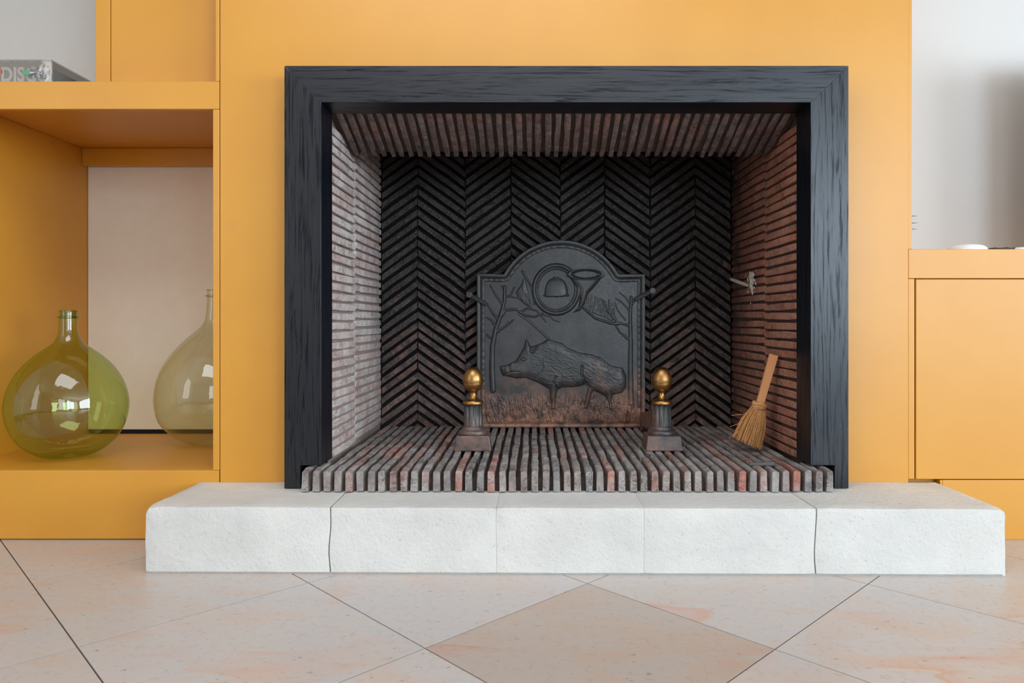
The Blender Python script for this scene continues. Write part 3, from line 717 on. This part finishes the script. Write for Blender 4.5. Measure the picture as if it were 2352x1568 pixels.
# ------------------------------------------------------------------ andirons
def andiron(px, label, yaw):
    Zc = 2.335; cx = X(px, Zc); cy = Zc-CAMD; s = Zc/F
    root = tag(empty('andiron', (cx, cy, ZH)), label, 'andiron', 'pair of andirons'); root.rotation_euler.z = yaw
    def add(name, bm, mat, parent=root, **k): return obj(name, bm, mat, parent, **k)
    bm = bmesh.new(); hw, hd, h = 0.0605, 0.055, 0.05
    v = box(bm, -hw, hw, -hd, hd, 0.001, h)
    for q in v[4:]: q.co.x *= 0.90; q.co.y *= 0.90
    add('base', bm, IRON_DOG, bevel=0.003)
    bm = bmesh.new(); lathe(bm, catmull([(0.047, h), (0.0475, h+0.006), (0.045, h+0.013), (0.039, h+0.017), (0.037, h+0.022), (0.034, h+0.027)], 3), 48); add('foot_moulding', bm, IRON_DOG, smooth=True)
    ct = h+0.098
    bm = bmesh.new(); lathe(bm, [(0.0325, h+0.02), (0.032, h+0.03), (0.0305, ct)], 144, rad=lambda r_, z, t_: r_-(0.0034*max(0, math.cos(9*t_)) **0.7 if z > h+0.024 else 0)); add('fluted_column', bm, IRON_DOG, smooth=True)
    bm = bmesh.new(); lathe(bm, catmull([(0.031, ct), (0.0345, ct+0.002), (0.035, ct+0.007), (0.033, ct+0.012), (0.029, ct+0.015), (0.020, ct+0.018), (0.013, ct+0.026), (0.0105, ct+0.034), (0.011, ct+0.040), (0.016, ct+0.045)], 3), 48)
    fin = add('brass_collar', bm, BRASS, smooth=True)
    b0 = ct+0.042
    bm = bmesh.new(); lathe(bm, catmull([(0.004, b0), (0.017, b0+0.003), (0.027, b0+0.012), (0.0325, b0+0.024), (0.0335, b0+0.036), (0.033, b0+0.046), (0.0295, b0+0.060), (0.022, b0+0.073), (0.012, b0+0.081), (0.001, b0+0.083)], 4), 48)
    ac = add('acorn_finial', bm, BRASS, smooth=True)
    bm = bmesh.new(); lathe(bm, [(0.032, b0+0.031), (0.0355, b0+0.0325), (0.0365, b0+0.035), (0.0355, b0+0.0375), (0.032, b0+0.039)], 48); obj('finial_ridge', bm, BRASS, ac, smooth=True)
    bm = bmesh.new()
    pr = [(0.02, 0.07), (0.02, 0.118), (0.05, 0.122), (0.36, 0.075), (0.38, 0.045), (0.38, 0.002), (0.34, 0.002), (0.30, 0.03), (0.08, 0.05)]
    a = [bm.verts.new((-0.024, y, z)) for y, z in pr]; b = [bm.verts.new((0.024, y, z)) for y, z in pr]; n = len(pr)
    bm.faces.new(a); bm.faces.new(b[::-1])
    for i in range(n): bm.faces.new((a[i], a[(i+1) % n], b[(i+1) % n], b[i]))
    add('log_bar', bm, IRON_BAR, bevel=0.002)
andiron(1087, 'cast-iron andiron with brass acorn finial, the left one nearer the pale brick side', 0.05)
andiron(1520, 'cast-iron andiron with brass acorn finial, the right one nearer the broom', -0.02)

# ------------------------------------------------------------------ hand broom leaning on the right lining
Bp = Vector((X(1714, 2.27), 2.27-CAMD, ZH+0.003)); Tp = Vector((XR-0.022, 2.262-CAMD+0.02, H(815, 2.27)))
ax = (Tp-Bp).normalized(); LB = (Tp-Bp).length
br = tag(empty('hand_broom', Bp), 'small straw hand broom with flat wooden handle leaning against the right bricks', 'broom')
br.rotation_euler = ax.to_track_quat('Z', 'X').to_euler()
br.rotation_euler = (Matrix(((1, 0, 0), (0, 1, 0), (0, 0, 1))) @ Vector((0, 0, 1)).rotation_difference(ax).to_matrix()).to_euler()
bm = bmesh.new(); v = box(bm, -0.014, 0.014, -0.006, 0.006, 0.16, LB)
for q in v[:4]: q.co.x *= 0.86
obj('handle', bm, STICK, br, bevel=0.001)
r = random.Random(5)
bm = bmesh.new()
for q in range(480):
    t_ = r.random()*2*PI; d = math.sqrt(r.random()); cx_, sy_ = d*math.cos(t_), d*math.sin(t_)
    top = Vector((0.021*cx_, 0.014*sy_, 0.155)); zb = 0.0035-0.006*cx_+0.006*r.random()+(r.random()**3)*0.02
    end = Vector((-0.006+0.050*cx_+r.uniform(-.003, .003), 0.026*sy_, max(0.001, zb+0.018)))
    mid = (top+end)/2+Vector((0.007*cx_+r.uniform(-.002, .002), 0.004*sy_, 0))
    tube(bm, [top, mid, end], [0.0010, 0.0012, 0.0008], 3, cap=False)
tag(obj('bristles', bm, STRAW, br), kind='stuff')
bm = bmesh.new()
for (z_, a_, b_, rr_) in ((0.158, 0.026, 0.017, 0.007), (0.150, 0.024, 0.015, 0.006)):
    tube(bm, [(a_*0.75*math.cos(2*PI*i/24), b_*0.75*math.sin(2*PI*i/24), z_+0.002*math.sin(3*2*PI*i/24)) for i in range(25)], rr_, 7, cap=False)
obj('folded_straw_collar', bm, STRAW, br, smooth=True)
bm = bmesh.new(); tube(bm, [(0.0225*math.cos(2*PI*i/24), 0.0165*math.sin(2*PI*i/24), 0.1425+0.002*math.cos(2*PI*i/24)) for i in range(25)], 0.0014, 5, cap=False); obj('binding_wire', bm, WIRE, br)
for q in range(3):
    bm = bmesh.new(); tube(bm, [(-0.02, -0.012, 0.13-q*0.03), (-0.05, -0.016, 0.112-q*0.03), (-0.083+q*0.006, -0.014, 0.098-q*0.036)], 0.0006, 3); obj('stray_straw', bm, STRAW, br)

# iron offcut on the hearth bricks
ob = tag(empty('iron_offcut', (X(1750, 2.06), 2.06-CAMD, ZH)), 'short dark iron bar lying on the hearth bricks below the broom', 'iron bar')
bm = bmesh.new(); v = box(bm, -0.036, 0.034, -0.007, 0.007, 0.0015, 0.013)
for q in v:
    if q.co.x < 0: q.co.z *= 0.6; q.co.y *= 0.7
obj('bar', bm, m_plain('grey_scaled_iron', srgb(92, 90, 88), 0.6, 0.2, nscale=60, bump=0.3), ob, bevel=0.001)
bm = bmesh.new(); box(bm, 0.0338, 0.0352, -0.0055, 0.0055, 0.002, 0.0125); obj('end_face', bm, m_plain('dark_iron_end', srgb(48, 46, 45), 0.7), ob)
ob.rotation_euler.z = -0.10

# ------------------------------------------------------------------ demijohns
def demijohn(prof, px, Z, zfloor, glass, name, label, cork, k):
    root = tag(empty(name, (X(px, Z), Z-CAMD, zfloor)), label, 'bottle', 'glass demijohns in the niche')
    prof = [(q[0]*(0.885 if q[0] > 0.04 else 0.95), q[1]) for q in prof]; P = catmull(prof, 5)
    bm = bmesh.new(); rg = lathe(bm, P, 72, cap=False)
    c0 = bm.verts.new((0, 0, 0.012))
    for i in range(72): bm.faces.new((rg[0][(i+1) % 72], rg[0][i], c0))
    obj('glass_body', bm, glass, root, smooth=True)
    rz, rt = prof[-1][1], prof[-1][0]
    bm = bmesh.new(); tube(bm, [((rt+0.003)*math.cos(2*PI*i/48), (rt+0.003)*math.sin(2*PI*i/48), rz-k) for i in range(49)], 0.0042, 8, cap=False); obj('neck_ring', bm, glass, root, smooth=True)
    bm = bmesh.new(); tube(bm, [(rt*math.cos(2*PI*i/48), rt*math.sin(2*PI*i/48), rz) for i in range(49)], 0.0026, 8, cap=False); obj('lip', bm, glass, root, smooth=True)
    if cork:
        bm = bmesh.new(); lathe(bm, [(rt-0.007, rz-0.024), (rt-0.0045, rz-0.004), (rt-0.006, rz-0.003)], 28); obj('cork', bm, CORK, root)
c = 6.51e-4
p1 = [(0.05, 0.0), (0.085, 0.006), (0.118, 0.021), (0.156, 0.052), (0.180, 0.086), (0.194, 0.122), (0.2005, 0.158), (0.2005, 0.182), (0.194, 0.216), (0.182, 0.248), (0.164, 0.280), (0.141, 0.308), (0.113, 0.334), (0.080, 0.358), (0.052, 0.377), (0.037, 0.396), (0.030, 0.420), (0.0285, 0.445), (0.0278, 0.475), (0.0280, 0.486)]
demijohn(p1, 157, 2.34, NF+0.001, GLASS_GREEN, 'green_demijohn', 'squat green glass demijohn with short corked neck at the front of the niche', True, 0.021)
k2 = 2.6/F/2.24
raw = [(100, 945), (140, 936), (190, 915), (235, 885), (275, 848), (300, 808), (314, 760), (319, 705), (313, 650), (300, 600), (270, 540), (225, 480), (170, 425), (125, 387), (85, 356), (60, 325), (47, 290), (42, 240), (40, 200), (41, 160)]
p2 = [(a*k2, (945-b)*k2) for a, b in raw]; p2[0] = (p2[0][0], 0)
demijohn(p2, 494, 2.6, NF+0.001, GLASS_PALE, 'pale_demijohn', 'larger pale olive glass demijohn half hidden behind the bookcase stile', False, 0.022)

# ------------------------------------------------------------------ clear box with DISCO lettering
ZD = 2.2; dx1 = X(118, ZD); dzt = H(137, ZD); dw, dd, dh = 0.33, 0.30, H(137, ZD)-ST
bxo = tag(empty('acrylic_box', (dx1-dw/2, ZD-CAMD+dd/2, ST)), 'clear acrylic storage box with DISCO lettering on the upper shelf', 'box')
def apart(name, b_, mat=ACRYLIC, **k): return obj(name, boxes(b_), mat, bxo, **k)
w2, d2 = dw/2, dd/2; t_ = 0.004
apart('front_panel', (-w2, w2, -d2, -d2+t_, 0.001, dh-0.005)); apart('rear_panel', (-w2, w2, d2-t_, d2, 0.001, dh-0.005))
apart('side_panel', (w2-t_, w2, -d2+t_+.0005, d2-t_-.0005, 0.001, dh-0.005)); apart('side_panel', (-w2, -w2+t_, -d2+t_+.0005, d2-t_-.0005, 0.001, dh-0.005))
apart('base_panel', (-w2+t_, w2-t_, -d2+t_, d2-t_, 0.001, 0.004))
apart('lid', (-w2-0.001, w2+0.001, -d2-0.001, d2+0.001, dh-0.0045, dh), m_glass('smoky_acrylic', (0.86, 0.84, 0.83)))
for sx in (-1, 1): apart('corner_edge', (sx*w2-0.003 if sx > 0 else -w2, sx*w2 if sx > 0 else -w2+0.003, -d2-0.0012, -d2-0.0002, 0.001, dh-0.005), m_plain('frosted_acrylic_edge', srgb(196, 188, 184), 0.35))
sl = apart('record_sleeve', (-w2+0.006, w2-0.014, -d2+0.03, d2-0.01, 0.006, dh-0.018), m_plain('grey_card', srgb(138, 142, 142), 0.6, nscale=12)); sl['label'] = 'grey card sleeve'
def lettering(txt, size, loc, mat, parent, name, sx=1.0):
    cu = bpy.data.curves.new(name, 'FONT'); cu.body = txt; cu.size = size; cu.extrude = 0.0004; cu.offset = 0.0024; cu.space_character = 1.04
    tmp_o = bpy.data.objects.new('t', cu); COL.objects.link(tmp_o)
    dg = bpy.context.evaluated_depsgraph_get(); me = bpy.data.meshes.new_from_object(tmp_o.evaluated_get(dg))
    bpy.data.objects.remove(tmp_o); me.materials.clear(); o = mesh_obj(name, me, mat, parent); o.rotation_euler = (PI/2, 0, 0); o.location = loc; o.scale.x = sx
    return o
PINKG = m_plain('pale_pink_print', srgb(206, 190, 180), 0.6)
lt = lettering('DISCO', 0.063, (X(2, ZD+0.03)-(dx1-dw/2), -d2+0.0292, 0.0385), PINKG, bxo, 'lettering', 1.0); lt['label'] = 'pale DISCO lettering'
wd_ = max(v.co.x for v in lt.data.vertices)-min(v.co.x for v in lt.data.vertices); want = X(113, ZD+0.03)-X(2, ZD+0.03); lt.scale.x = want/wd_
bm = bmesh.new(); bmesh.ops.create_circle(bm, cap_ends=True, segments=28, radius=0.016, matrix=Matrix.Translation((X(0, ZD+0.03)-(dx1-dw/2)-0.008, -d2+0.0288, 0.068)) @ Matrix.Rotation(PI/2, 4, 'X')); obj('orange_dot', bm, m_plain('orange_print', srgb(214, 120, 92), 0.6), bxo)
# a bunch of keys lying in the box behind the front panel
ky = tag(empty('key_bunch', (X(80, ZD+0.012), ZD-CAMD+0.014, ST+0.048)), 'bunch of keys with green tag behind the front of the DISCO box', 'keys')
bm = bmesh.new(); lathe(bm, [(0.002, -0.0015), (0.0115, -0.0015), (0.0115, 0.0015), (0.002, 0.0015)], 24, (0, 0, 0)); 
for v in bm.verts: v.co = Vector((v.co.x*1.25-0.026, v.co.z, v.co.y*0.62+0.012))
obj('green_tag', bm, m_plain('green_plastic', srgb(40, 190, 130), 0.35), ky)
STEEL = m_plain('keys_steel', srgb(170, 175, 185), 0.25, 0.9)
for q, (ax_, az_, bx_, bz_, ww) in enumerate(((-0.02, 0.028, 0.004, 0.019, 0.0028), (-0.014, 0.012, 0.012, 0.014, 0.004), (0.004, 0.016, 0.032, 0.004, 0.0034), (0.0, 0.018, 0.012, 0.030, 0.002))):
    bm = bmesh.new(); tube(bm, [(ax_, 0, az_), ((ax_+bx_)/2, -0.001, (az_+bz_)/2), (bx_, 0, bz_)], [ww*1.5, ww, ww*0.8], 6); obj('key', bm, STEEL, ky)
bm = bmesh.new(); tube(bm, [(0.024+0.012*math.cos(2*PI*i/20), 0, 0.0+0.008*math.sin(2*PI*i/20)) for i in range(21)], 0.001, 5, cap=False); obj('key_ring', bm, STEEL, ky)

# ------------------------------------------------------------------ things on the right cabinet
def dish(px, Z, rad, hgt, name, label):
    bm = bmesh.new(); lathe(bm, catmull([(rad*0.80, 0.0), (rad*0.95, hgt*0.10), (rad, hgt*0.32), (rad*0.95, hgt*0.58), (rad*0.82, hgt*0.82), (rad*0.60, hgt*0.96), (rad*0.30, hgt), (rad*0.02, hgt)], 4), 56)
    o = obj(name, bm, m_plain('white_glaze_'+name, srgb(238, 238, 236), 0.25), smooth=True); o.location = (X(px, Z), Z-CAMD, CT+0.0005)
    return tag(o, label, 'dish')
dish(2220, 2.27, 0.060, 0.029, 'white_dish', 'low white domed dish on the right cabinet beside the chimney edge')
dish(2345, 2.27, 0.034, 0.021, 'white_saucer', 'small white saucer on the right cabinet at the picture edge')
bm = bmesh.new()
for q in range(5): tube(bm, [((0.014+0.012*q)*math.cos(2*PI*i/36), (0.014+0.012*q)*math.sin(2*PI*i/36), 0.0095+0.0012*math.sin(11*2*PI*i/36)) for i in range(37)], 0.0066, 6, cap=False)
o = obj('rope_trivet', bm, m_plain('dark_rope', srgb(70, 62, 54), 0.9, nscale=200, bump=0.5)); o.location = (X(2292, 2.30), 2.32-CAMD, CT+0.0045); tag(o, 'dark coiled rope trivet between the white dish and the saucer', 'trivet')
# spiny plant mostly hidden behind the chimney edge
cz = 2.40; ct_ = tag(empty('spiny_plant', (X(2088, cz), cz-CAMD, CT)), 'spiny potted plant peeping out behind the chimney edge', 'plant')
ct_.location.x = BX1+0.045; PXP = ct_.location.x
bm = bmesh.new(); lathe(bm, [(0.022, 0.0005), (0.028, 0.04), (0.026, 0.04), (0.024, 0.034)], 24); obj('pot', bm, m_plain('grey_pot', srgb(120, 116, 112), 0.7), ct_)
bm = bmesh.new(); tube(bm, [(0, 0, 0.03), (0, 0, 0.12), (-0.004, 0, 0.16)], [0.005, 0.004, 0.002], 6); obj('stem', bm, m_plain('dark_stem', srgb(60, 58, 54), 0.8), ct_)
SP = m_plain('dark_spine', srgb(58, 58, 56), 0.7)
for q, py in enumerate((497, 513, 527)):
    z_ = H(py, cz)-CT; tipx = X((2106, 2107, 2104)[q], cz)-PXP
    for sgn in (1, -1):
        bm = bmesh.new(); tube(bm, [(0, 0, z_-0.002), (tipx*0.6*sgn, 0, z_), (tipx*sgn, 0, z_+0.002)], [0.003, 0.0026, 0.0006], 5); obj('spine', bm, SP, ct_)
# dark screen standing on the cabinet just right of the picture; its shade falls on the white alcove wall
scn = tag(empty('flat_screen', (2.16, 0.20, CT)), 'dark flat screen standing on the right cabinet beyond the picture edge', 'screen')
obj('screen_panel', boxes((-0.45, 0.45, -0.02, 0.02, 0.03, 0.70)), m_plain('screen_black', srgb(22, 22, 24), 0.3), scn, bevel=0.004)
obj('foot', boxes((-0.12, 0.12, -0.06, 0.06, 0.0005, 0.0295)), m_plain('screen_foot', srgb(30, 30, 32), 0.4), scn, bevel=0.003)

# ------------------------------------------------------------------ windows behind the camera and to the right
WFR = m_plain('white_window_frame', srgb(235, 235, 232), 0.4)
def window(name, bars):
    o = tag(obj(name, boxes(*bars), WFR), kind='structure'); return o
for k, (a, b) in enumerate(RW):
    window('window_%d' % (k+1), [(a, a+0.05, -6.06, -6.01, 0.55, 2.45), (b-0.05, b, -6.06, -6.01, 0.55, 2.45), (a+.05, b-.05, -6.06, -6.01, 0.55, 0.61), (a+.05, b-.05, -6.06, -6.01, 2.39, 2.45)])
window('window_3', [(6.21, 6.26, -5.4, -5.34, 0.4, 2.6), (6.21, 6.26, -2.06, -2.0, 0.4, 2.6), (6.21, 6.26, -5.34, -2.06, 0.4, 0.46), (6.21, 6.26, -5.34, -2.06, 2.54, 2.6)])
window('window_4', [(-3.26, -3.21, -3.95, -3.89, 0.5, 2.6), (-3.26, -3.21, -2.31, -2.25, 0.5, 2.6), (-3.26, -3.21, -3.89, -2.31, 0.5, 0.56), (-3.26, -3.21, -3.89, -2.31, 2.54, 2.6)])  # invented window frame around the added left fill
